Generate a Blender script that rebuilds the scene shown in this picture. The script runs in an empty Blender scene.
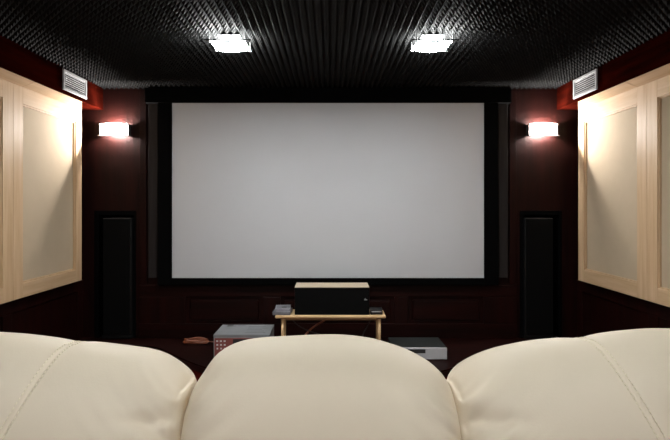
import bpy, bmesh, math, random
from mathutils import Vector, Matrix, noise
random.seed(7)
PI = math.pi
sc = bpy.context.scene
C = sc.collection

# ------------------------------------------------------------------ camera, world, exposure
cam_d = bpy.data.cameras.new('camera')
cam = bpy.data.objects.new('camera', cam_d)
C.objects.link(cam)
cam.location = (0, 0, 1.40)
cam.rotation_euler = (PI / 2, 0, 0)
cam_d.sensor_width = 36.0
cam_d.lens = 500 / 670 * 36.0
cam_d.shift_x = 5 / 670
cam_d.shift_y = -14 / 670
cam_d.clip_start = 0.02
sc.camera = cam
w = bpy.data.worlds.new('world')
sc.world = w
w.use_nodes = True
w.node_tree.nodes['Background'].inputs[0].default_value = (0, 0, 0, 1)
w.node_tree.nodes['Background'].inputs[1].default_value = 0.0
sc.view_settings.view_transform = 'Standard'
sc.view_settings.look = 'None'
sc.view_settings.gamma = 1.0
sc.view_settings.use_curve_mapping = False
sc.view_settings.exposure = 0.65
try:
    sc.cycles.use_denoising = True
    sc.cycles.denoiser = 'OPENIMAGEDENOISE'
    sc.cycles.sample_clamp_indirect = 6.0
    sc.cycles.max_bounces = 8
    sc.cycles.diffuse_bounces = 5
except Exception:
    pass
LAMP_GLOW = 118.0     # glass of the ceiling lamps near the screen
LAMP_REAR = 122.0      # the others
SCONCE_GLOW = 30.0    # glass of the wall lamps
BULB_CEIL = 0.45       # W, bulb behind ceiling glass, spilling on the foam
REFLECTOR = 32.0     # W, reflector lamp of the sconce shining out through its glass
BULB_SCONCE = 17.0     # W, bulb behind sconce glass, spilling on the wall

# ------------------------------------------------------------------ materials
def mat(name, color, rough=0.5, metal=0.0, spec=0.5, coat=0.0):
    m = bpy.data.materials.new(name)
    m.use_nodes = True
    b = m.node_tree.nodes['Principled BSDF']
    b.inputs['Base Color'].default_value = (*color, 1)
    b.inputs['Roughness'].default_value = rough
    b.inputs['Metallic'].default_value = metal
    b.inputs['Specular IOR Level'].default_value = spec
    b.inputs['Coat Weight'].default_value = coat
    return m

def nodes(m):
    nt = m.node_tree
    return nt, nt.nodes, nt.links, nt.nodes['Principled BSDF']

def varied(m, c1, c2, scale, stretch=(1, 1, 1), detail=5, bump=0.0, bscale=None, lo=0.3, hi=0.7, dist=0.01, wave=False):
    """noise-driven colour (wood grain when stretched) and an optional bump"""
    nt, N, L, b = nodes(m)
    tc = N.new('ShaderNodeTexCoord')
    mp = N.new('ShaderNodeMapping')
    mp.inputs['Scale'].default_value = stretch
    L.new(tc.outputs['Object'], mp.inputs['Vector'])
    nz = N.new('ShaderNodeTexNoise')
    nz.inputs['Scale'].default_value = scale
    nz.inputs['Detail'].default_value = detail
    nz.inputs['Roughness'].default_value = 0.6
    L.new(mp.outputs[0], nz.inputs['Vector'])
    cr = N.new('ShaderNodeValToRGB')
    cr.color_ramp.elements[0].position = lo
    cr.color_ramp.elements[0].color = (*c1, 1)
    cr.color_ramp.elements[1].position = hi
    cr.color_ramp.elements[1].color = (*c2, 1)
    L.new(nz.outputs['Fac'], cr.inputs['Fac'])
    L.new(cr.outputs[0], b.inputs['Base Color'])
    if bump:
        n2 = N.new('ShaderNodeTexNoise')
        n2.inputs['Scale'].default_value = bscale or scale
        n2.inputs['Detail'].default_value = 3
        L.new((mp if bscale is None else tc).outputs[0 if bscale is None else 'Object'], n2.inputs['Vector'])
        bp = N.new('ShaderNodeBump')
        bp.inputs['Strength'].default_value = bump
        bp.inputs['Distance'].default_value = dist
        L.new(n2.outputs['Fac'], bp.inputs['Height'])
        L.new(bp.outputs[0], b.inputs['Normal'])
    return m

def emit(name, color, strength, rough=0.3):
    m = mat(name, (0.8, 0.8, 0.8), rough)
    b = m.node_tree.nodes['Principled BSDF']
    b.inputs['Emission Color'].default_value = (*color, 1)
    b.inputs['Emission Strength'].default_value = strength
    return m

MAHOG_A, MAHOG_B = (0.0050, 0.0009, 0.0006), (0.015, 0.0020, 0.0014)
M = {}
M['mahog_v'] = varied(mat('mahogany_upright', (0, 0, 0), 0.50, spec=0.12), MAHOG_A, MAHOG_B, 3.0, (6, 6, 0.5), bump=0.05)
M['mahog_h'] = varied(mat('mahogany_level', (0, 0, 0), 0.50, spec=0.12), MAHOG_A, MAHOG_B, 3.0, (0.5, 6, 6), bump=0.05)
M['mahog_y'] = varied(mat('mahogany_lengthwise', (0, 0, 0), 0.60, spec=0.0), (0.005, 0.0008, 0.0005), (0.024, 0.0020, 0.0009), 3.0, (6, 0.5, 6), bump=0.05)
M['birch_v'] = varied(mat('birch_upright', (0, 0, 0), 0.55, spec=0.3), (0.50, 0.335, 0.19), (0.61, 0.435, 0.275), 3.0, (9, 9, 0.6), detail=6, bump=0.04)
M['birch_y'] = varied(mat('birch_lengthwise', (0, 0, 0), 0.55, spec=0.3), (0.50, 0.335, 0.19), (0.61, 0.435, 0.275), 3.0, (9, 0.6, 9), detail=6, bump=0.04)
M['birch_x'] = varied(mat('birch_level', (0, 0, 0), 0.45, spec=0.4), (0.56, 0.36, 0.18), (0.68, 0.47, 0.26), 3.0, (0.7, 9, 9), detail=6)
M['birch_pale'] = varied(mat('birch_pale', (0, 0, 0), 0.5, spec=0.3), (0.46, 0.37, 0.27), (0.54, 0.45, 0.34), 3.0, (0.7, 9, 9), detail=6)
M['fabric'] = varied(mat('panel_fabric', (0, 0, 0), 0.85, spec=0.15), (0.475, 0.385, 0.275), (0.505, 0.41, 0.295), 6.0, (1, 1, 1), detail=8, bump=0.5, bscale=260, dist=0.002)
M['bead'] = varied(mat('panel_bead', (0, 0, 0), 0.5), (0.55, 0.40, 0.22), (0.66, 0.50, 0.30), 4.0, (3, 3, 3))
M['foam'] = varied(mat('charcoal_foam', (0, 0, 0), 0.8, spec=0.15), (0.0046, 0.0046, 0.0048), (0.0070, 0.0070, 0.0072), 3.0, bump=0.3, bscale=300, dist=0.002)
M['velvet'] = varied(mat('black_velvet', (0, 0, 0), 0.95, spec=0.05), (0.001, 0.001, 0.0011), (0.0018, 0.0018, 0.002), 30)
M['masking'] = varied(mat('charcoal_masking', (0, 0, 0), 0.85, spec=0.08), (0.018, 0.0155, 0.0155), (0.026, 0.023, 0.023), 8, (4, 4, 0.3))
M['screen'] = varied(mat('grey_screen_cloth', (0, 0, 0), 0.8, spec=0.15), (0.525, 0.53, 0.56), (0.54, 0.545, 0.575), 1.5)
M['carpet'] = varied(mat('dark_red_carpet', (0, 0, 0), 0.95, spec=0.1), (0.10, 0.010, 0.008), (0.17, 0.020, 0.014), 60, bump=0.6, bscale=400, dist=0.004)
M['leather'] = varied(mat('cream_leather', (0, 0, 0), 0.56, spec=0.3), (0.665, 0.575, 0.45), (0.695, 0.60, 0.475), 2.2, bump=0.22, bscale=170, dist=0.0015)
M['thread'] = varied(mat('cream_thread', (0, 0, 0), 0.6), (0.74, 0.66, 0.48), (0.80, 0.72, 0.54), 80)
M['black_satin'] = varied(mat('black_satin_lacquer', (0, 0, 0), 0.35, spec=0.5), (0.003, 0.003, 0.0035), (0.005, 0.005, 0.0055), 5)
M['grille'] = varied(mat('black_grille_cloth', (0, 0, 0), 0.9, spec=0.12), (0.0012, 0.0012, 0.0013), (0.002, 0.002, 0.0022), 60, bump=0.4, bscale=500, dist=0.001)
M['white_metal'] = varied(mat('white_painted_metal', (0, 0, 0), 0.5), (0.42, 0.42, 0.43), (0.48, 0.48, 0.49), 5)
M['duct'] = varied(mat('duct_black', (0, 0, 0), 0.9), (0.003, 0.003, 0.003), (0.005, 0.005, 0.005), 9)
M['chrome'] = varied(mat('brushed_steel', (0, 0, 0), 0.3, metal=1.0), (0.55, 0.55, 0.56), (0.68, 0.68, 0.69), 20)
M['glow_ceil'] = emit('lit_ceiling_glass', (0.97, 1.0, 0.98), LAMP_GLOW)
M['glow_rear'] = emit('lit_ceiling_glass_rear', (0.97, 1.0, 0.98), LAMP_REAR)
M['glow_wall'] = emit('lit_sconce_glass', (1.0, 0.96, 0.93), SCONCE_GLOW)
def pass_through(m, frac):
    nt, N, L, b = nodes(m)
    tr = N.new('ShaderNodeBsdfTransparent')
    mx = N.new('ShaderNodeMixShader')
    mx.inputs[0].default_value = frac
    out = N['Material Output']
    L.new(b.outputs[0], mx.inputs[1]); L.new(tr.outputs[0], mx.inputs[2]); L.new(mx.outputs[0], out.inputs['Surface'])
pass_through(M['glow_wall'], 0.55)
M['carton_top'] = varied(mat('carton_grey', (0, 0, 0), 0.6), (0.19, 0.20, 0.215), (0.24, 0.25, 0.265), 4)
M['carton_pale'] = varied(mat('carton_pale', (0, 0, 0), 0.6), (0.34, 0.34, 0.36), (0.40, 0.40, 0.42), 4)
M['carton_red'] = varied(mat('carton_red', (0, 0, 0), 0.55), (0.20, 0.050, 0.045), (0.26, 0.070, 0.060), 4)
M['print_white'] = varied(mat('print_white', (0, 0, 0), 0.6), (0.62, 0.60, 0.60), (0.7, 0.68, 0.68), 9)
M['print_dark'] = varied(mat('print_dark', (0, 0, 0), 0.5), (0.012, 0.012, 0.014), (0.02, 0.02, 0.022), 9)
M['print_grey'] = varied(mat('print_grey', (0, 0, 0), 0.6), (0.12, 0.125, 0.14), (0.15, 0.155, 0.17), 9)
M['dark_case'] = varied(mat('dark_steel_case', (0, 0, 0), 0.4, spec=0.5), (0.018, 0.021, 0.020), (0.026, 0.029, 0.028), 8)
M['silver'] = varied(mat('silver_plastic', (0, 0, 0), 0.4, spec=0.5), (0.44, 0.44, 0.47), (0.50, 0.50, 0.53), 8)
M['case_lilac'] = varied(mat('grey_violet_plastic', (0, 0, 0), 0.35), (0.22, 0.22, 0.27), (0.32, 0.32, 0.36), 14)
M['case_grey'] = varied(mat('smoke_plastic', (0, 0, 0), 0.4), (0.13, 0.13, 0.15), (0.18, 0.18, 0.2), 12)
M['cable_orange'] = varied(mat('copper_brown_cable', (0, 0, 0), 0.35, spec=0.6), (0.17, 0.045, 0.020), (0.30, 0.085, 0.035), 12)
M['cable_black'] = varied(mat('black_cable', (0, 0, 0), 0.5), (0.012, 0.012, 0.012), (0.02, 0.02, 0.02), 12)
M['rubber'] = varied(mat('black_rubber', (0, 0, 0), 0.8), (0.01, 0.01, 0.01), (0.014, 0.014, 0.014), 12)

# ------------------------------------------------------------------ helpers
def link(name, me, m, parent=None):
    o = bpy.data.objects.new(name, me)
    C.objects.link(o)
    if m is not None:
        me.materials.append(m)
    if parent is not None:
        o.parent = parent
    return o

def add_box(bm, x0, x1, y0, y1, z0, z1, bev=0.0, seg=2):
    ret = bmesh.ops.create_cube(bm, size=1.0)
    vs = ret['verts']
    for v in vs:
        v.co = Vector((x0 + (v.co.x + .5) * (x1 - x0), y0 + (v.co.y + .5) * (y1 - y0), z0 + (v.co.z + .5) * (z1 - z0)))
    if bev > 0:
        es = list({e for v in vs for e in v.link_edges})
        bmesh.ops.bevel(bm, geom=es, offset=bev, segments=seg, profile=0.5, affect='EDGES')

def add_cyl(bm, p0, p1, r, seg=16, r2=None):
    p0, p1 = Vector(p0), Vector(p1)
    d = p1 - p0
    ret = bmesh.ops.create_cone(bm, cap_ends=True, segments=seg, radius1=r, radius2=r if r2 is None else r2, depth=d.length)
    mt = Matrix.Translation((p0 + p1) / 2) @ d.to_track_quat('Z', 'Y').to_matrix().to_4x4()
    bmesh.ops.transform(bm, matrix=mt, verts=ret['verts'])

def add_tube(bm, pts, r, seg=8, sub=6):
    """smooth tube through pts (Catmull-Rom)"""
    P = [Vector(p) for p in pts]
    Q = [P[0] * 2 - P[1]] + P + [P[-1] * 2 - P[-2]]
    path = []
    for i in range(1, len(Q) - 2):
        for k in range(sub):
            t = k / sub
            a, b, c, d = Q[i - 1], Q[i], Q[i + 1], Q[i + 2]
            path.append(0.5 * ((2 * b) + (c - a) * t + (2 * a - 5 * b + 4 * c - d) * t * t + (3 * b - a - 3 * c + d) * t ** 3))
    path.append(P[-1])
    rings = []
    for i, p in enumerate(path):
        t = (path[min(i + 1, len(path) - 1)] - path[max(i - 1, 0)]).normalized()
        up = Vector((0, 0, 1)) if abs(t.z) < 0.9 else Vector((0, 1, 0))
        s = t.cross(up).normalized()
        n = s.cross(t)
        rings.append([bm.verts.new(p + r * (math.cos(2 * PI * k / seg) * s + math.sin(2 * PI * k / seg) * n)) for k in range(seg)])
    for a, b in zip(rings, rings[1:]):
        for k in range(seg):
            bm.faces.new((a[k], a[(k + 1) % seg], b[(k + 1) % seg], b[k]))
    bm.faces.new(rings[0][::-1])
    bm.faces.new(rings[-1])

def build(name, bm, m, parent=None, smooth=False):
    bmesh.ops.recalc_face_normals(bm, faces=bm.faces)
    me = bpy.data.meshes.new(name)
    bm.to_mesh(me)
    bm.free()
    if smooth:
        for p in me.polygons:
            p.use_smooth = True
    return link(name, me, m, parent)

def boxes(name, lst, m, parent=None, bev=0.0, seg=2, smooth=False):
    bm = bmesh.new()
    for b in lst:
        add_box(bm, *b, bev=bev, seg=seg)
    return build(name, bm, m, parent, smooth)

def each(name, lst, m, parent=None, bev=0.0, seg=2, smooth=False):
    """one object per box"""
    return [boxes(name, [b], m, parent, bev, seg, smooth) for b in lst]

def thing(name, label, cat, loc=(0, 0, 0), group=None):
    o = bpy.data.objects.new(name, None)
    C.objects.link(o)
    o.location = loc
    o.empty_display_size = 0.05
    return tag(o, label, cat, group)

def tag(o, label, cat, group=None):
    o['label'] = label
    o['category'] = cat
    if group:
        o['group'] = group
    return o

def struct(o):
    o['kind'] = 'structure'
    return o

def copy_tree(o, parent=None):
    c = o.copy()
    C.objects.link(c)
    c.parent = parent
    for ch in list(o.children):
        copy_tree(ch, c)
    return c

def shift(root, off):
    """the parts were built in room coordinates: move their data so the Empty sits at off"""
    done = set()
    for ch in root.children_recursive:
        if ch.type == 'MESH' and ch.data.name not in done:
            done.add(ch.data.name)
            ch.data.transform(Matrix.Translation(-Vector(off)))
    root.location = off

# ------------------------------------------------------------------ room
XW = 2.32          # side walls
YF, YB = 4.67, -2.60
ZC = 2.525         # ceiling slab
XS = 2.12          # soffit face
ZS = 2.295         # soffit underside
STZ = 0.17         # stage top

struct(boxes('floor', [(-XW - .1, XW + .1, YB - .1, YF + .4, -0.08, 0.0)], M['carpet']))
ceil = struct(boxes('ceiling', [(-XW - .1, XW + .1, YB - .1, YF + .4, ZC, ZC + 0.08)], M['foam']))

# pyramid foam: a continuous field of small pyramids, laid as square tiles
def foam_field():
    pitch = 0.045
    nx = int(round(2 * XS / pitch))
    px = 2 * XS / nx
    ny = int((YF - YB) / pitch)
    py = (YF - YB) / ny
    vs, fs = [], []
    row = nx + 1
    zb, zt = ZC - 0.001, ZC - 0.041
    tile = 22
    for j in range(ny + 1):
        for i in range(row):
            seam = 0.0
            if j % tile == 0 or (i - 47) % tile == 0:
                seam = 0.006
            zz = min(zb - 0.0, zb - 0.004 + seam)
            vs.append((-XS + i * px + random.uniform(-.0012, .0012), YB + j * py + random.uniform(-.0012, .0012), zz - 0.001 * random.random()))
    base = len(vs)
    for j in range(ny):
        tj = j // tile
        for i in range(nx):
            ti = (i - 47) // tile
            h = hash((ti, tj)) % 1000 / 1000
            vs.append((-XS + (i + .5) * px + random.uniform(-.0018, .0018), YB + (j + .5) * py + random.uniform(-.0018, .0018), zt + random.uniform(-.0015, .0015) + 0.004 * (h - .5)))
    for j in range(ny):
        for i in range(nx):
            a = j * row + i
            b, c, d = a + 1, a + row + 1, a + row
            t = base + j * nx + i
            fs += [(a, t, b), (b, t, c), (c, t, d), (d, t, a)]
    me = bpy.data.meshes.new('acoustic_foam')
    me.from_pydata(vs, [], fs)
    me.update()
    return me
link('acoustic_foam', foam_field(), M['foam'], ceil)

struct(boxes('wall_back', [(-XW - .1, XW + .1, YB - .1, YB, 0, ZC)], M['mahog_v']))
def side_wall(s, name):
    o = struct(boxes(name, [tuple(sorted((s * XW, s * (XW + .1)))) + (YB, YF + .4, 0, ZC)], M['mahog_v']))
    # dark wainscot frames under the pale panels
    lst = []
    xa, xb = sorted((s * XW, s * (XW - 0.018)))
    lst.append((xa, xb, YB, YF, 0.62, 0.712))
    lst.append((xa, xb, YB, YF, 0.0, 0.14))
    y = YF
    while y > YB + .3:
        lst.append((xa, xb, y - 0.10, y, 0.14, 0.62))
        y -= 1.05
    each('wainscot_frame', lst, M['mahog_v'], o, bev=0.004)
    return o
side_wall(-1, 'wall_left')
side_wall(1, 'wall_right')

# front wall with two niches for the tower speakers
NL, NR = (-2.187, -1.822), (1.785, 2.150)
NZ0, NZ1 = STZ, 1.344
for p in [
    (-XW, XW, YF, YF + .1, NZ1, ZC),
    (-XW, NL[0], YF, YF + .1, 0, NZ1),
    (NL[1], NR[0], YF, YF + .1, 0, NZ1),
    (NR[1], XW, YF, YF + .1, 0, NZ1),
    (NL[0], NL[1], YF, YF + .1, 0, NZ0), (NR[0], NR[1], YF, YF + .1, 0, NZ0),
    (-XW, XW, YF + .30, YF + .38, 0, ZC)]:
    wf = struct(boxes('wall_front', [p], M['mahog_v']))
wf = bpy.data.objects['wall_front.002']
for a, b in (NL, NR):
    for o in each('niche_lining', [(a - .01, a, YF + .1, YF + .30, NZ0, NZ1), (b, b + .01, YF + .1, YF + .30, NZ0, NZ1),
                           (a, b, YF + .29, YF + .30, NZ0, NZ1), (a - .01, b + .01, YF + .1, YF + .30, NZ1, NZ1 + .01),
                           (a - .01, b + .01, YF + .1, YF + .30, NZ0 - .01, NZ0)], M['velvet']):
        struct(o)
    t = 0.028
    for o in each('niche_frame', [(a - .012, a + t, YF - .008, YF + .1, NZ0, NZ1 + .012), (b - t * .4, b + .012, YF - .008, YF + .1, NZ0, NZ1 + .012),
                          (a + t, b - t * .4, YF - .008, YF + .1, NZ1 - t, NZ1 + .012)], M['velvet'], bev=0.002):
        struct(o)
# framed panelling under the screen
fields = [(-1.345, -0.625), (-0.46, 0.60), (0.73, 1.43)]
lst = []
yr0, yr1 = YF - 0.020, YF
lst += [(-1.78, 1.745, yr0, yr1, 0.555, 0.665), (-1.78, 1.745, yr0, yr1, STZ, 0.305)]
xs = [-1.78] + [v for f in fields for v in f] + [1.745]
stiles = [(xs[i], xs[i + 1]) for i in range(0, len(xs), 2)]
each('panelling_rail', lst, M['mahog_h'], wf, bev=0.005)
each('panelling_stile', [(a, b, yr0, yr1, 0.305, 0.555) for a, b in stiles], M['mahog_v'], wf, bev=0.005)
each('panelling_field', [(a + .035, b - .035, YF - .014, YF, 0.335, 0.525) for a, b in fields], M['mahog_h'], wf, bev=0.012, seg=1)
# pilaster strips either side of the screen
each('pilaster', [(-1.775, -1.712, YF - .016, YF, 0.67, ZC - .04), (1.672, 1.735, YF - .016, YF, 0.67, ZC - .04)], M['mahog_v'], wf, bev=0.003)

# soffits with pale timber underside
def soffit(s, name):
    x0, x1 = sorted((s * XS, s * XW))
    o = struct(boxes(name, [(x0, x1, YB, YF, ZS + .004, ZC)], M['mahog_y']))
    for ya, yb in ((3.63, 4.496), (1.60, 3.625), (YB, 1.595)):
        bm = bmesh.new()
        prof = [(XS + .002, ZS + .010), (XS + .112, 2.265), (XS + .140, 2.265), (XS + .140, ZS + .010)]
        A = [bm.verts.new((s * px, ya, pz)) for px, pz in prof]
        Bv = [bm.verts.new((s * px, yb if yb < 4 else (yb - (0.218 if px < XS + .01 else 0.0)), pz)) for px, pz in prof]
        bm.faces.new(A); bm.faces.new(Bv[::-1])
        for k in range(4):
            bm.faces.new((A[k], A[(k + 1) % 4], Bv[(k + 1) % 4], Bv[k]))
        build('pale_fascia', bm, M['birch_y'], o)
    e0, e1 = sorted((s * (XS - .003), s * (XS + .006)))
    boxes('edge_bead', [(e0, e1, YB, YF, ZS + .002, ZS + .016)], M['mahog_y'], o, bev=0.002)
    return o
soffit(-1, 'trim_1')
soffit(1, 'trim_2')

# stage with a bowed front
def stage():
    def edge(x):
        d = 3.44 + 0.416 * x * x
        return d if d < 4.20 else 4.20 + 0.22 * math.tanh((d - 4.20) / 0.22)
    n = 64
    def slab(name, z0, z1, back, m, parent=None):
        bm = bmesh.new()
        fr = [(-XW + 2 * XW * i / n) for i in range(n + 1)]
        pts = [(x, edge(x) + back) for x in fr] + [(XW, YF), (-XW, YF)]
        lo = [bm.verts.new((x, y, z0)) for x, y in pts]
        hi = [bm.verts.new((x, y, z1)) for x, y in pts]
        bm.faces.new(lo[::-1]); bm.faces.new(hi)
        for i in range(len(pts)):
            j = (i + 1) % len(pts)
            bm.faces.new((lo[i], lo[j], hi[j], hi[i]))
        return build(name, bm, m, parent)
    o = struct(slab('stage', STZ - .012, STZ, 0.004, M['mahog_h']))
    slab('black_nosing', STZ - .055, STZ - .012, 0.0, M['black_satin'], o)
    slab('carpeted_riser', 0.0, STZ - .055, 0.03, M['carpet'], o)
    return o
stage()

# ------------------------------------------------------------------ wall panels (pale frames, fabric inlay)
def wall_panel(s, y0, y1, label, seam_far=True):
    t = thing('acoustic_wall_panel', label, 'wall panel', group='pale framed fabric panels along the side walls')
    za, zb = 0.734, 2.264
    xi, xo = XS + 0.112, XS + 0.140            # front, back of frame
    st, br, tr = 0.113, 0.105, 0.122
    sf = 0.100 if seam_far else st
    def B(x0, x1, *r):
        a, b = sorted((s * x0, s * x1))
        return (a, b) + r
    boxes('stile', [B(xi, xo, y0 + .001, y0 + st, za, zb)], M['birch_v'], t, bev=0.0015)
    boxes('stile', [B(xi, xo, y1 - sf, y1 - .001, za, zb)], M['birch_v'], t, bev=0.0015)
    boxes('rail', [B(xi, xo, y0 + st, y1 - sf, za, za + br)], M['birch_y'], t, bev=0.0015)
    boxes('rail', [B(xi, xo, y0 + st, y1 - sf, zb - tr, zb)], M['birch_y'], t, bev=0.0015)
    ya, yb, z0, z1 = y0 + st, y1 - sf, za + br, zb - tr
    boxes('fabric_inlay', [B(xi + .022, xo, ya, yb, z0, z1)], M['fabric'], t)
    k = 0.012
    each('bead', [B(xi + .008, xi + .022, ya, ya + k, z0, z1), B(xi + .008, xi + .022, yb - k, yb, z0, z1),
                   B(xi + .008, xi + .022, ya + k, yb - k, z0, z0 + k), B(xi + .008, xi + .022, ya + k, yb - k, z1 - k, z1)], M['birch_v'], t, bev=0.001)
    boxes('carcass', [B(xo, XW - .001, y0 + .002, y1 - .002, za + .004, zb - .002)], M['mahog_v'], t)
    shift(t, (s * XW, y0, za))
    return t
for s, side in ((-1, 'left'), (1, 'right')):
    wall_panel(s, 3.523, 4.496, f'pale wood framed fabric panel on the {side} wall, next to the front wall and lit by the wall lamp')
    wall_panel(s, 2.550, 3.523, f'pale wood framed fabric panel on the {side} wall, the nearer one cut by the {side} edge of the photo', False)
    wall_panel(s, 1.577, 2.550, f'pale wood framed fabric panel on the {side} wall beside the sofa, out of the frame', False)

# ------------------------------------------------------------------ vents
def vent(s, side):
    t = thing('air_vent', f'white louvred air grille on the {side} mahogany soffit', 'air vent', group='louvred air grilles on the soffits')
    y0, y1, z0, z1 = 3.955, 4.335, 2.325, 2.488
    def B(a, b, *r):
        a, b = sorted((s * (XS - a), s * (XS - b)))
        return (a, b) + r
    f = 0.022
    each('frame', [B(.001, .014, y0, y0 + f, z0, z1), B(.001, .014, y1 - f, y1, z0, z1),
                    B(.001, .014, y0 + f, y1 - f, z0, z0 + f), B(.001, .014, y0 + f, y1 - f, z1 - f, z1)], M['white_metal'], t, bev=0.002)
    boxes('duct_backing', [B(.0005, .0015, y0 + f, y1 - f, z0 + f, z1 - f)], M['duct'], t)
    n = 7
    hh = (z1 - z0 - 2 * f) / n
    for i in range(n):
        zc = z0 + f + hh * (i + .5)
        bm = bmesh.new()
        add_box(bm, -0.0036, 0.0036, y0 + f - .001, y1 - f + .001, -0.0012, 0.0012)
        bmesh.ops.rotate(bm, verts=bm.verts, matrix=Matrix.Rotation(s * math.radians(-66), 3, 'Y'))
        bmesh.ops.translate(bm, verts=bm.verts, vec=(s * (XS - 0.0085), 0, zc))
        build('louvre', bm, M['white_metal'], t)
    shift(t, (s * XS, (y0 + y1) / 2, z0))
vent(-1, 'left')
vent(1, 'right')

# ------------------------------------------------------------------ lamps
def curved_glass(w, h, bow, thick, nx=16):
    """a glass plate in XZ, bowed towards -Y"""
    bm = bmesh.new()
    F, Bk = [], []
    for i in range(nx + 1):
        u = -1 + 2 * i / nx
        y = -bow * (1 - u * u)
        zt = h / 2 - 0.004 * u * u
        F.append((bm.verts.new((u * w / 2, y, -h / 2)), bm.verts.new((u * w / 2, y, zt))))
        Bk.append((bm.verts.new((u * w / 2, y + thick, -h / 2)), bm.verts.new((u * w / 2, y + thick, zt))))
    for i in range(nx):
        bm.faces.new((F[i][0], F[i + 1][0], F[i + 1][1], F[i][1]))
        bm.faces.new((Bk[i][0], Bk[i][1], Bk[i + 1][1], Bk[i + 1][0]))
        bm.faces.new((F[i][1], F[i + 1][1], Bk[i + 1][1], Bk[i][1]))
        bm.faces.new((F[i][0], Bk[i][0], Bk[i + 1][0], F[i + 1][0]))
    bm.faces.new((F[0][0], F[0][1], Bk[0][1], Bk[0][0]))
    bm.faces.new((F[nx][0], Bk[nx][0], Bk[nx][1], F[nx][1]))
    return bm

def bulb(parent, loc, power, size=(0.18, 0.03)):
    ld = bpy.data.lights.new('bulb', 'POINT')
    ld.energy = power
    ld.color = (1.0, 0.95, 0.90)
    ld.shadow_soft_size = 0.012
    o = bpy.data.objects.new('bulb', ld)
    C.objects.link(o)
    o.parent = parent
    o.location = loc
    return o

def sconce(x, side):
    t = thing('wall_lamp', f'lit rectangular glass wall lamp on the front wall, {side} of the screen', 'wall lamp',
              (x, YF, 2.105), 'wall lamps either side of the screen')
    build('glass_shade', curved_glass(0.248, 0.112, 0.020, 0.004), M['glow_wall'], t, True).location = (0, -0.062, 0)
    boxes('back_plate', [(-0.09, 0.09, -0.012, 0.0, -0.035, 0.035)], M['chrome'], t, bev=0.003)
    for sx in (-1, 1):
        bm = bmesh.new()
        add_box(bm, sx * 0.131 - .006, sx * 0.131 + .006, -0.068, -0.058, -0.060, -0.046, bev=.001)
        add_box(bm, sx * 0.131 - .006, sx * 0.131 + .006, -0.068, -0.058, 0.040, 0.054, bev=.001)
        add_box(bm, sx * 0.085 - .004, sx * 0.085 + .004, -0.066, -0.008, -0.034, -0.028)
        add_cyl(bm, (sx * 0.131, -0.062, -0.06), (sx * 0.131, -0.062, 0.054), 0.003, 8)
        build('clip', bm, M['chrome'], t)
    for sx in (-1, 1):
        boxes('end_cap', [(sx * .127 - .0012, sx * .127 + .0012, -0.062, 0.0, -0.056, 0.052)], M['chrome'], t)
    boxes('lower_rail', [(-0.136, 0.136, -0.098, -0.060, -0.063, -0.058)], M['chrome'], t, bev=0.001)
    bulb(t, (0, -0.034, 0.006), BULB_SCONCE)
    ad = bpy.data.lights.new('reflector_lamp', 'AREA')
    ad.shape = 'RECTANGLE'
    ad.size, ad.size_y = 0.07, 0.016
    ad.energy = REFLECTOR
    ad.color = (1.0, 0.95, 0.90)
    ao = bpy.data.objects.new('reflector_lamp', ad)
    C.objects.link(ao)
    ao.parent = t
    ao.location = (0, -0.048, 0.006)
    ao.rotation_euler = (-PI / 2, 0, 0)
    return t
sconce(-1.990, 'left')
sconce(1.965, 'right')

def ceiling_lamp(x, y, where, wire=False):
    t = thing('ceiling_lamp', f'lit rectangular glass ceiling lamp {where}', 'ceiling lamp',
              (x, y, ZC - 0.036), 'glass lamps on the foam ceiling')
    g = curved_glass(0.215, 0.180, 0.014, 0.004)
    bmesh.ops.rotate(g, verts=g.verts, matrix=Matrix.Rotation(math.radians(90), 3, 'X'))
    gl = build('glass_shade', g, M['glow_ceil' if y > 2 else 'glow_rear'], t, True)
    gl.location = (0, 0, -0.056)
    boxes('mounting_plate', [(-0.07, 0.07, -0.05, 0.05, -0.008, 0.0)], M['chrome'], t, bev=0.002)
    each('support_bar', [(-0.150, 0.150, -0.105, -0.097, -0.056, -0.048), (-0.130, 0.130, 0.094, 0.100, -0.056, -0.050)], M['black_satin'], t, bev=0.001)
    for sx in (-1, 1):
        for sy in (-1, 1):
            bm = bmesh.new()
            add_cyl(bm, (sx * 0.113, sy * 0.098, -0.062), (sx * 0.113, sy * 0.098, -0.002), 0.004, 8)
            add_box(bm, sx * 0.113 - .008, sx * 0.113 + .008, sy * 0.092 - .006, sy * 0.092 + .006, -0.066, -0.060, bev=.001)
            build('clip', bm, M['chrome'], t)
    bulb(t, (0, 0, -0.030), BULB_CEIL)
    return t
ceiling_lamp(-0.643, 3.22, 'above the room, the left one of the two in view')
ceiling_lamp(0.655, 3.22, 'above the room, the right one of the two in view')
ceiling_lamp(-0.95, 0.30, 'above the sofa, on the left and out of the frame')
ceiling_lamp(0.95, 0.30, 'above the sofa, on the right and out of the frame')
ceiling_lamp(-0.95, -1.50, 'behind the viewer, on the left')
ceiling_lamp(0.95, -1.50, 'behind the viewer, on the right')

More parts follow.
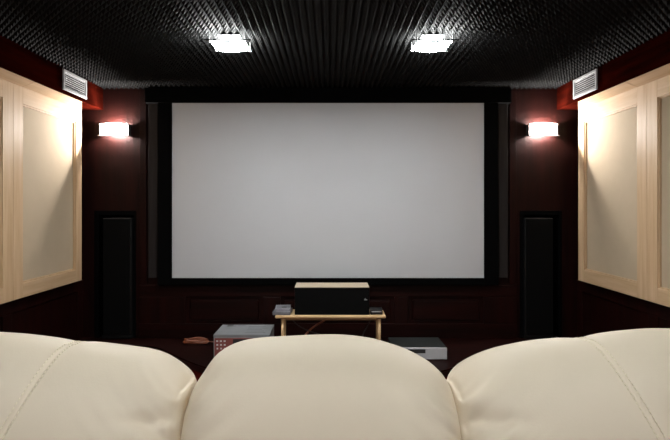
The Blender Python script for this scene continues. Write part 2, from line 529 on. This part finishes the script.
# ------------------------------------------------------------------ projection screen
t = thing('projection_screen', 'large blank grey projection screen in a wide black frame on the front wall', 'projection screen')
SX0, SX1, SZ0, SZ1 = -1.453, 1.417, 0.738, 2.348
boxes('screen_surface', [(SX0 - .01, SX1 + .01, 4.602, 4.606, SZ0 - .01, SZ1 + .01)], M['screen'], t)
each('frame_border', [(-1.585, SX0, 4.59, YF - .001, 0.672, SZ1 + .0), (SX1, 1.550, 4.59, YF - .001, 0.672, SZ1 + .0),
                       (SX0, SX1, 4.59, YF - .001, 0.672, SZ0)], M['velvet'], t, bev=0.004)
boxes('top_masking', [(-1.70, 1.665, 4.585, YF - .001, SZ1, ZC - .040)], M['velvet'], t, bev=0.004)
each('side_masking', [(-1.680, -1.588, 4.625, YF - .001, 0.735, SZ1 - .002), (1.553, 1.645, 4.625, YF - .001, 0.735, SZ1 - .002)], M['masking'], t, bev=0.004)
shift(t, (0, YF - .01, SZ0))

# ------------------------------------------------------------------ tower speakers
def tower(x0, x1, side):
    t = thing('tower_speaker', f'tall black floor speaker in the wall niche {side} of the screen', 'speaker', group='black floor speakers in the niches')
    z0, z1 = STZ, 1.288
    ya, yb = 4.605, 4.93
    boxes('cabinet', [(x0, x1, ya + .012, yb, z0 + .03, z1)], M['black_satin'], t, bev=0.004)
    boxes('grille', [(x0 + .006, x1 - .006, ya, ya + .012, z0 + .05, z1 - .006)], M['grille'], t, bev=0.004)
    boxes('plinth', [(x0 - .008, x1 + .008, ya + .008, yb + .005, z0 + .008, z0 + .03)], M['black_satin'], t, bev=0.002)
    for px in (x0 + .03, x1 - .03):
        for py in (ya + .04, yb - .04):
            bm = bmesh.new()
            add_cyl(bm, (px, py, z0), (px, py, z0 + .009), 0.012, 12)
            build('foot', bm, M['rubber'], t)
    shift(t, ((x0 + x1) / 2, (ya + yb) / 2, z0))
tower(-2.098, -1.836, 'left')
tower(1.800, 2.062, 'right')

# ------------------------------------------------------------------ table and what stands on it
TF, TB, TZ = 4.035, 4.285, 0.517
t = thing('side_table', 'narrow pale wood table with round legs below the screen', 'table')
bm = bmesh.new()
add_box(bm, -0.445, 0.453, TF, TB, TZ - .028, TZ, bev=0.0125, seg=4)
build('tabletop', bm, M['birch_x'], t, True)
boxes('apron', [(-0.375, 0.39, TB - .05, TB - .035, TZ - .085, TZ - .036)], M['birch_x'], t, bev=0.002)
for px in (-0.385, 0.402):
    for py in (TF + .035, TB - .035):
        bm = bmesh.new()
        add_cyl(bm, (px, py, STZ), (px, py, TZ - .029), 0.0095, 20, 0.0125)
        build('leg', bm, M['birch_x'], t, True)
shift(t, (0, (TF + TB) / 2, STZ))

t = thing('center_speaker', 'wide black centre speaker with a pale wood top on the narrow table', 'speaker')
cx0, cx1, cz0, cz1 = -0.287, 0.320, TZ, 0.743
boxes('cabinet', [(cx0, cx1, 4.062, 4.285, cz0, cz1 - .007)], M['black_satin'], t, bev=0.002)
boxes('wood_top', [(cx0, cx1, 4.055, 4.292, cz1 - .006, cz1)], M['birch_pale'], t, bev=0.0015)
boxes('grille', [(cx0 + .003, cx1 - .003, 4.048, 4.062, cz0 + .004, cz1 - .007)], M['grille'], t, bev=0.004)
bm = bmesh.new()
add_box(bm, 0.276, 0.302, 4.045, 4.048, 0.638, 0.643, bev=.0008)
add_box(bm, 0.281, 0.292, 4.045, 4.048, 0.646, 0.650, bev=.0008)
build('badge', bm, M['silver'], t)
shift(t, (0, 4.17, TZ))

def flat_case(x0, x1, y0, y1, z0, z1, m, label, rot, disc=False):
    cx, cy = (x0 + x1) / 2, (y0 + y1) / 2
    t = thing('plastic_case', label, 'case')
    boxes('shell', [(x0, x1, y0, y1, z0, z1)], m, t, bev=0.003)
    boxes('cover_print', [(x0 + .01, x1 - .012, y0 + .012, y1 - .012, z1, z1 + .0008)], M['case_grey'] if disc else M['case_lilac'], t)
    bm = bmesh.new()
    if disc:
        add_cyl(bm, (cx + .01, cy - .02, z1 + .0008), (cx + .01, cy - .02, z1 + .0016), 0.022, 20)
        build('dark_emblem', bm, M['print_dark'], t)
    else:
        bm.free()
    shift(t, (cx, cy, z0))
    t.rotation_euler = (0, 0, math.radians(rot))
flat_case(-0.462, -0.318, 4.042, 4.225, TZ, TZ + .026, M['case_grey'], 'grey plastic case under the paler one on the left end of the narrow table', -2)
flat_case(-0.450, -0.325, 4.050, 4.220, TZ + .0272, TZ + .050, M['case_lilac'], 'pale grey case with a dark round mark, lying on a grey case on the table', 3, True)

t = thing('switch_box', 'small flat black box with a grey strip beside the centre speaker on the table', 'box')
boxes('shell', [(0.330, 0.428, 4.06, 4.17, TZ, TZ + .040)], M['black_satin'], t, bev=0.003)
boxes('front_strip', [(0.337, 0.418, 4.0585, 4.060, TZ + .022, TZ + .028)], M['silver'], t)
shift(t, (0.378, 4.115, TZ))

# carton standing on the left of the stage
t = thing('equipment_carton', 'grey topped carton with a red printed front on the stage, left of the table', 'carton')
ax0, ax1, ay0, ay1, az0, az1 = -0.935, -0.488, 4.02, 4.36, STZ, 0.366
boxes('body', [(ax0, ax1, ay0, ay1, az0, az1 - .022)], M['carton_pale'], t, bev=0.002)
boxes('lid', [(ax0 - .002, ax1 + .002, ay0 - .002, ay1 + .002, az1 - .024, az1)], M['carton_top'], t, bev=0.002)
boxes('red_front', [(ax0 + .006, ax1 - .004, ay0 - .0015, ay0 + .001, az0 + .006, az1 - .028)], M['carton_red'], t)
lst = []
for r in range(3):
    for c in range(3):
        x = ax0 + .028 + c * .030; z = az1 - .052 - r * .030
        lst.append((x - .008 + .002 * r, x + .008, ay0 - .0022, ay0 - .0014, z - .006, z + .006))
lst.append((ax0 + .050, ax0 + .080, ay0 - .0022, ay0 - .0014, az0 + .018, az0 + .040))
boxes('printed_pattern', lst, M['print_white'], t)
boxes('black_window', [(ax0 + .155, ax1 - .03, ay0 - .0024, ay0 - .0014, az0 + .075, az1 - .036)], M['print_dark'], t)
lst = [(ax0 + .06, ax0 + .13, ay1 - .06, ay1 - .035, az1, az1 + .0006), (ax0 + .14, ax0 + .21, ay1 - .045, ay1 - .03, az1, az1 + .0006)]
for k in range(5):
    lst.append((ax0 + .24, ax1 - .04 - .02 * (k % 3), ay0 + .06 + k * .05, ay0 + .072 + k * .05, az1, az1 + .0006))
boxes('printed_lines', lst, M['print_grey'], t)
boxes('dark_print', [(ax0 + .05, ax0 + .10, ay1 - .065, ay1 - .02, az1 + .0006, az1 + .0012)], M['print_dark'], t)
shift(t, ((ax0 + ax1) / 2, (ay0 + ay1) / 2, az0))

# disc player on the right of the stage
t = thing('disc_player', 'low black disc player with a silver front on the stage, right of the table', 'disc player')
bx0, bx1, by0, by1, bz0, bz1 = 0.500, 0.934, 3.99, 4.31, STZ, 0.268
boxes('case', [(bx0, bx1, by0 + .012, by1, bz0 + .012, bz1)], M['dark_case'], t, bev=0.003)
boxes('front_panel', [(bx0, bx1, by0, by0 + .014, bz0 + .006, bz1)], M['silver'], t, bev=0.003)
boxes('display_window', [(bx0 + .12, bx0 + .262, by0 - .0012, by0 + .002, bz0 + .055, bz1 - .012)], M['print_dark'], t, bev=.0005)
boxes('disc_tray', [(bx0 + .015, bx0 + .11, by0 - .0015, by0 + .002, bz0 + .05, bz1 - .02)], M['silver'], t, bev=.001)
for k in range(4):
    bm = bmesh.new()
    add_cyl(bm, (bx0 + .30 + k * .03, by0 - .002, bz0 + .03), (bx0 + .30 + k * .03, by0 + .002, bz0 + .03), .006, 12)
    build('button', bm, M['silver'], t)
for px in (bx0 + .05, bx1 - .05):
    for py in (by0 + .05, by1 - .05):
        bm = bmesh.new()
        add_cyl(bm, (px, py, bz0), (px, py, bz0 + .013), .014, 12)
        build('foot', bm, M['rubber'], t)
shift(t, ((bx0 + bx1) / 2, (by0 + by1) / 2, bz0))

# cables
bm = bmesh.new()
for k in range(7):
    ph = k * 0.9
    pts = []
    for i in range(13):
        a = i / 12 * 2 * PI
        pts.append((-1.19 + (0.105 + .008 * math.sin(ph)) * math.cos(a + .1 * k), 4.44 + 0.045 * math.sin(a + .1 * k) + .004 * math.cos(ph * 2), STZ + .018 + .005 * k + .004 * math.sin(3 * a + ph)))
    add_tube(bm, pts, 0.0045, 6, 4)
add_tube(bm, [(-1.19 + .10, 4.44, STZ + .03), (-1.03, 4.45, STZ + .02), (-0.96, 4.50, STZ + .008), (-0.90, 4.55, STZ + .006), (-.7, 4.6, STZ + .006)], 0.0045, 6, 6)
tag(build('coiled_cable', bm, M['cable_orange'], smooth=True), 'coil of copper brown cable lying on the stage left of the carton', 'cable')

def cable(pts, r, m, label):
    bm = bmesh.new()
    add_tube(bm, pts, r, 8, 8)
    return bm
bm = cable([(-0.30, 4.50, STZ + .006), (-.24, 4.48, STZ + .05), (-.20, 4.50, .265), (-.15, 4.52, .305), (-.10, 4.53, .335), (-.05, 4.56, .36), (-.02, 4.62, .40), (-.01, 4.648, .43)], .009, None, '')
tag(build('speaker_cable', bm, M['cable_orange'], smooth=True), 'copper brown cable rising to the wall beneath the narrow table', 'cable')
bm = cable([(-0.36, 4.30, .47), (-.33, 4.33, .42), (-.28, 4.36, .36), (-.20, 4.42, .30), (-.08, 4.48, .245), (.02, 4.46, .19), (.10, 4.44, STZ + .006), (.2, 4.46, STZ + .006)], .005, None, '')
tag(build('power_cable', bm, M['cable_black'], smooth=True), 'black cable hanging behind the left half of the narrow table', 'cable')
bm = cable([(0.36, 4.31, .50), (.355, 4.34, .43), (.33, 4.36, .36), (.29, 4.37, .28), (.28, 4.37, .21), (.25, 4.38, STZ + .006), (.18, 4.39, STZ + .006)], .005, None, '')
tag(build('signal_cable', bm, M['cable_black'], smooth=True), 'black cable hanging beside the right leg of the narrow table', 'cable')

# ------------------------------------------------------------------ sofa
sofa = thing('reclining_sofa', 'three seat cream leather sofa with padded backs, seen from behind', 'sofa')

def interp(tab, x):
    """smooth (monotone-ish) interpolation of a table of (x, value)"""
    if x <= tab[0][0]: return tab[0][1]
    if x >= tab[-1][0]: return tab[-1][1]
    for i in range(len(tab) - 1):
        if tab[i][0] <= x <= tab[i + 1][0]:
            x0, y0 = tab[i]; x1, y1 = tab[i + 1]
            m0 = (tab[i + 1][1] - tab[i - 1][1]) / (tab[i + 1][0] - tab[i - 1][0]) if i > 0 else (y1 - y0) / (x1 - x0)
            m1 = (tab[i + 2][1] - tab[i][1]) / (tab[i + 2][0] - tab[i][0]) if i + 2 < len(tab) else (y1 - y0) / (x1 - x0)
            h = x1 - x0; t = (x - x0) / h
            return (2*t**3 - 3*t*t + 1) * y0 + (t**3 - 2*t*t + t) * h * m0 + (-2*t**3 + 3*t*t) * y1 + (t**3 - t*t) * h * m1

H_MID = [(-.446, .795), (-.436, .822), (-.420, .860), (-.394, .901), (-.365, .934), (-.32, .961), (-.256, .979), (-.16, .987), (.016, .991), (.128, .979),
         (.208, .957), (.272, .931), (.326, .896), (.368, .854), (.385, .828), (.393, .800)]
H_RIGHT = [(.386, .805), (.394, .835), (.412, .868), (.464, .909), (.544, .943), (.64, .967), (.736, .978), (.832, .982), (.912, .995), (.992, 1.004), (1.088, 1.010),
           (1.2, 1.003), (1.28, .975), (1.34, .92), (1.37, .86), (1.378, .82)]
H_LEFT = [(-1.42, .82), (-1.41, .86), (-1.37, .92), (-1.30, .97), (-1.18, 1.0), (-1.056, .998), (-.944, .984), (-.864, .971), (-.784, .965), (-.704, .956),
          (-.608, .942), (-.544, .922), (-.486, .888), (-.460, .854), (-.450, .822), (-.444, .795)]
YC = 1.615

def smooth01(t):
    t = max(0.0, min(1.0, t))
    return t * t * (3 - 2 * t)

def seam_x(side, k):
    """x of the stitched seam for fraction k = height below the crest (0 crest .. 1 low)"""
    return side * (0.835 + 0.10 * smooth01(k * 1.1) + 0.03 * k)

def back_point(tab, x, th, which):
    """surface point of a backrest: x across, th 0 (rear foot) .. pi (front foot)"""
    x0, x1 = tab[0][0], tab[-1][0]
    H = interp(tab, x) - 0.013
    e = max(0.0, min(x - x0, x1 - x))
    f = 1 - math.exp(-e / 0.055)
    a = 0.165 + 0.105 * f
    zb = 0.50
    n = 2.25
    c, s = math.cos(th), math.sin(th)
    y = YC - a * math.copysign(abs(c) ** (2 / n), c)
    z = zb + (H - zb) * max(s, 0) ** (2 / n)
    p = Vector((x, y, z))
    nrm = Vector((0, -c, s + .15)).normalized()
    # gathered folds near the side seams
    el, er = max(0.0, x - x0), max(0.0, x1 - x)
    d = 0.0
    for edist, sg, amp in ((el, 1, 1.0), (er, -1, 1.0)):
        if edist < 0.45:
            if which != 'mid' and ((sg > 0) != (which == 'right')):
                continue
            k = math.exp(-(edist / 0.115) ** 1.4) * smooth01(edist / 0.018)
            q = (z - 0.60) - 0.9 * edist
            nn = noise.noise(Vector((edist * 4.5, q * 21 + 4.3 * sg, 3.1 if which == 'mid' else 9.7)))
            n2 = noise.noise(Vector((edist * 9, q * 46, 5.0)))
            low = smooth01((0.97 - z) / 0.16)
            A = 0.038 if which != 'mid' else 0.026
            d += k * low * (A * nn + A * 0.30 * n2)
            # one deep tuck on the outer backs
            if which != 'mid':
                ct = 0.775 + 0.02 * math.sin(edist * 9)
                d -= 0.017 * math.exp(-((z - ct) / 0.017) ** 2) * math.exp(-((edist - 0.075) / 0.075) ** 2)
    # welt groove close to the cushion ends
    ed = er if which == 'left' else (el if which == 'right' else e)
    d -= 0.0028 * math.exp(-((ed - 0.014 - 0.006 * s) / 0.004) ** 2)
    # large soft undulation
    d += 0.006 * noise.noise(Vector((x * 3.1, th * 1.3, 2.0)))
    # stitched seam on the outer backs
    if which != 'mid':
        sd = -1 if which == 'left' else 1
        kk = min(1.0, max(0.0, (1.0 - z) / 0.45)) if th < PI / 2 else 0.0
        sx = seam_x(sd, kk)
        g = x - sx
        d -= 0.0065 * math.exp(-(g / 0.0055) ** 2) + 0.004 * math.exp(-(g / 0.035) ** 2)
    return p + nrm * d

def backrest(tab, which):
    nx, nt = 190, 110
    x0, x1 = tab[0][0], tab[-1][0]
    bm = bmesh.new()
    grid = []
    for i in range(nx + 1):
        u = i / nx
        # denser towards the ends
        uu = 0.5 - 0.5 * math.cos(PI * u)
        uu = 0.55 * u + 0.45 * uu
        x = x0 + (x1 - x0) * uu
        col = []
        p0 = back_point(tab, x, 0.0, which)
        col.append(bm.verts.new((p0.x, p0.y + 0.03, 0.30)))
        for j in range(nt + 1):
            th = PI * j / nt
            # ease so that points spread over the crest
            col.append(bm.verts.new(back_point(tab, x, th, which)))
        p1 = back_point(tab, x, PI, which)
        col.append(bm.verts.new((p1.x, p1.y, 0.30)))
        grid.append(col)
    for i in range(nx):
        for j in range(len(grid[0]) - 1):
            bm.faces.new((grid[i][j], grid[i][j + 1], grid[i + 1][j + 1], grid[i + 1][j]))
    # close the ends with an inset ring and a cap
    for col, sg in ((grid[0], -1), (grid[-1], 1)):
        cen = Vector((col[0].co.x, YC, 0.55))
        prev = col
        for k, (sh, off) in enumerate(((0.97, .003), (0.90, .005), (0.75, .006))):
            ring = []
            for v in col:
                q = cen + (v.co - cen) * sh
                if v.co.z <= 0.31: q.z = 0.30
                q.x = col[0].co.x + sg * off * 0.6
                ring.append(bm.verts.new(q))
            for j in range(len(col) - 1):
                bm.faces.new((prev[j], prev[j + 1], ring[j + 1], ring[j]))
            prev = ring
        bm.faces.new(prev)
    o = build('backrest', bm, M['leather'], sofa, True)
    if which != 'mid':
        sd = -1 if which == 'left' else 1
        sb = bmesh.new()
        # two rows of stitches either side of the seam
        last = {}
        def at(th, off):
            x = sd * 0.9
            for _ in range(4):
                z = back_point(tab, x, th, which).z
                kk = min(1.0, max(0.0, (1.0 - z) / 0.45)) if th < PI / 2 else 0.0
                x = seam_x(sd, kk) + off
            return back_point(tab, x, th, which)
        for off in (-0.0105, 0.0105):
            pts = [at(PI * (0.04 + 0.70 * k / 400), off) for k in range(401)]
            acc, start = 0.0, 0
            step, dash = 0.0125, 0.0075
            for k in range(1, len(pts)):
                acc += (pts[k] - pts[k - 1]).length
                if start is not None and acc >= dash:
                    a, b = pts[start], pts[k]
                    n = Vector((0, -math.cos(PI * (0.04 + .70 * k / 400)), math.sin(PI * (0.04 + .70 * k / 400))))
                    add_cyl(sb, a + n * .0006, b + n * .0006, 0.0014, 6)
                    start = None
                if acc >= step:
                    acc = 0.0
                    start = k
        build('stitching', sb, M['thread'], o, True)
    return o
backrest(H_LEFT, 'left')
backrest(H_MID, 'mid')
backrest(H_RIGHT, 'right')
boxes('base', [(-1.40, 1.36, 1.50, 2.36, 0.06, 0.32)], M['leather'], sofa, bev=0.03, seg=3, smooth=True)
for a, b in ((-1.395, -.44), (-.43, .385), (.395, 1.355)):
    boxes('seat_cushion', [(a, b, 1.76, 2.42, 0.30, 0.47)], M['leather'], sofa, bev=0.055, seg=5, smooth=True)
for a, b in ((-1.66, -1.40), (1.36, 1.62)):
    boxes('armrest', [(a, b, 1.46, 2.44, 0.05, 0.64)], M['leather'], sofa, bev=0.09, seg=6, smooth=True)
for a in (-1.5, 1.46):
    for b in (1.60, 2.30):
        bm = bmesh.new()
        add_cyl(bm, (a, b, 0.0), (a, b, 0.062), 0.028, 16, 0.034)
        build('foot', bm, M['rubber'], sofa)
shift(sofa, (0, 1.9, 0))
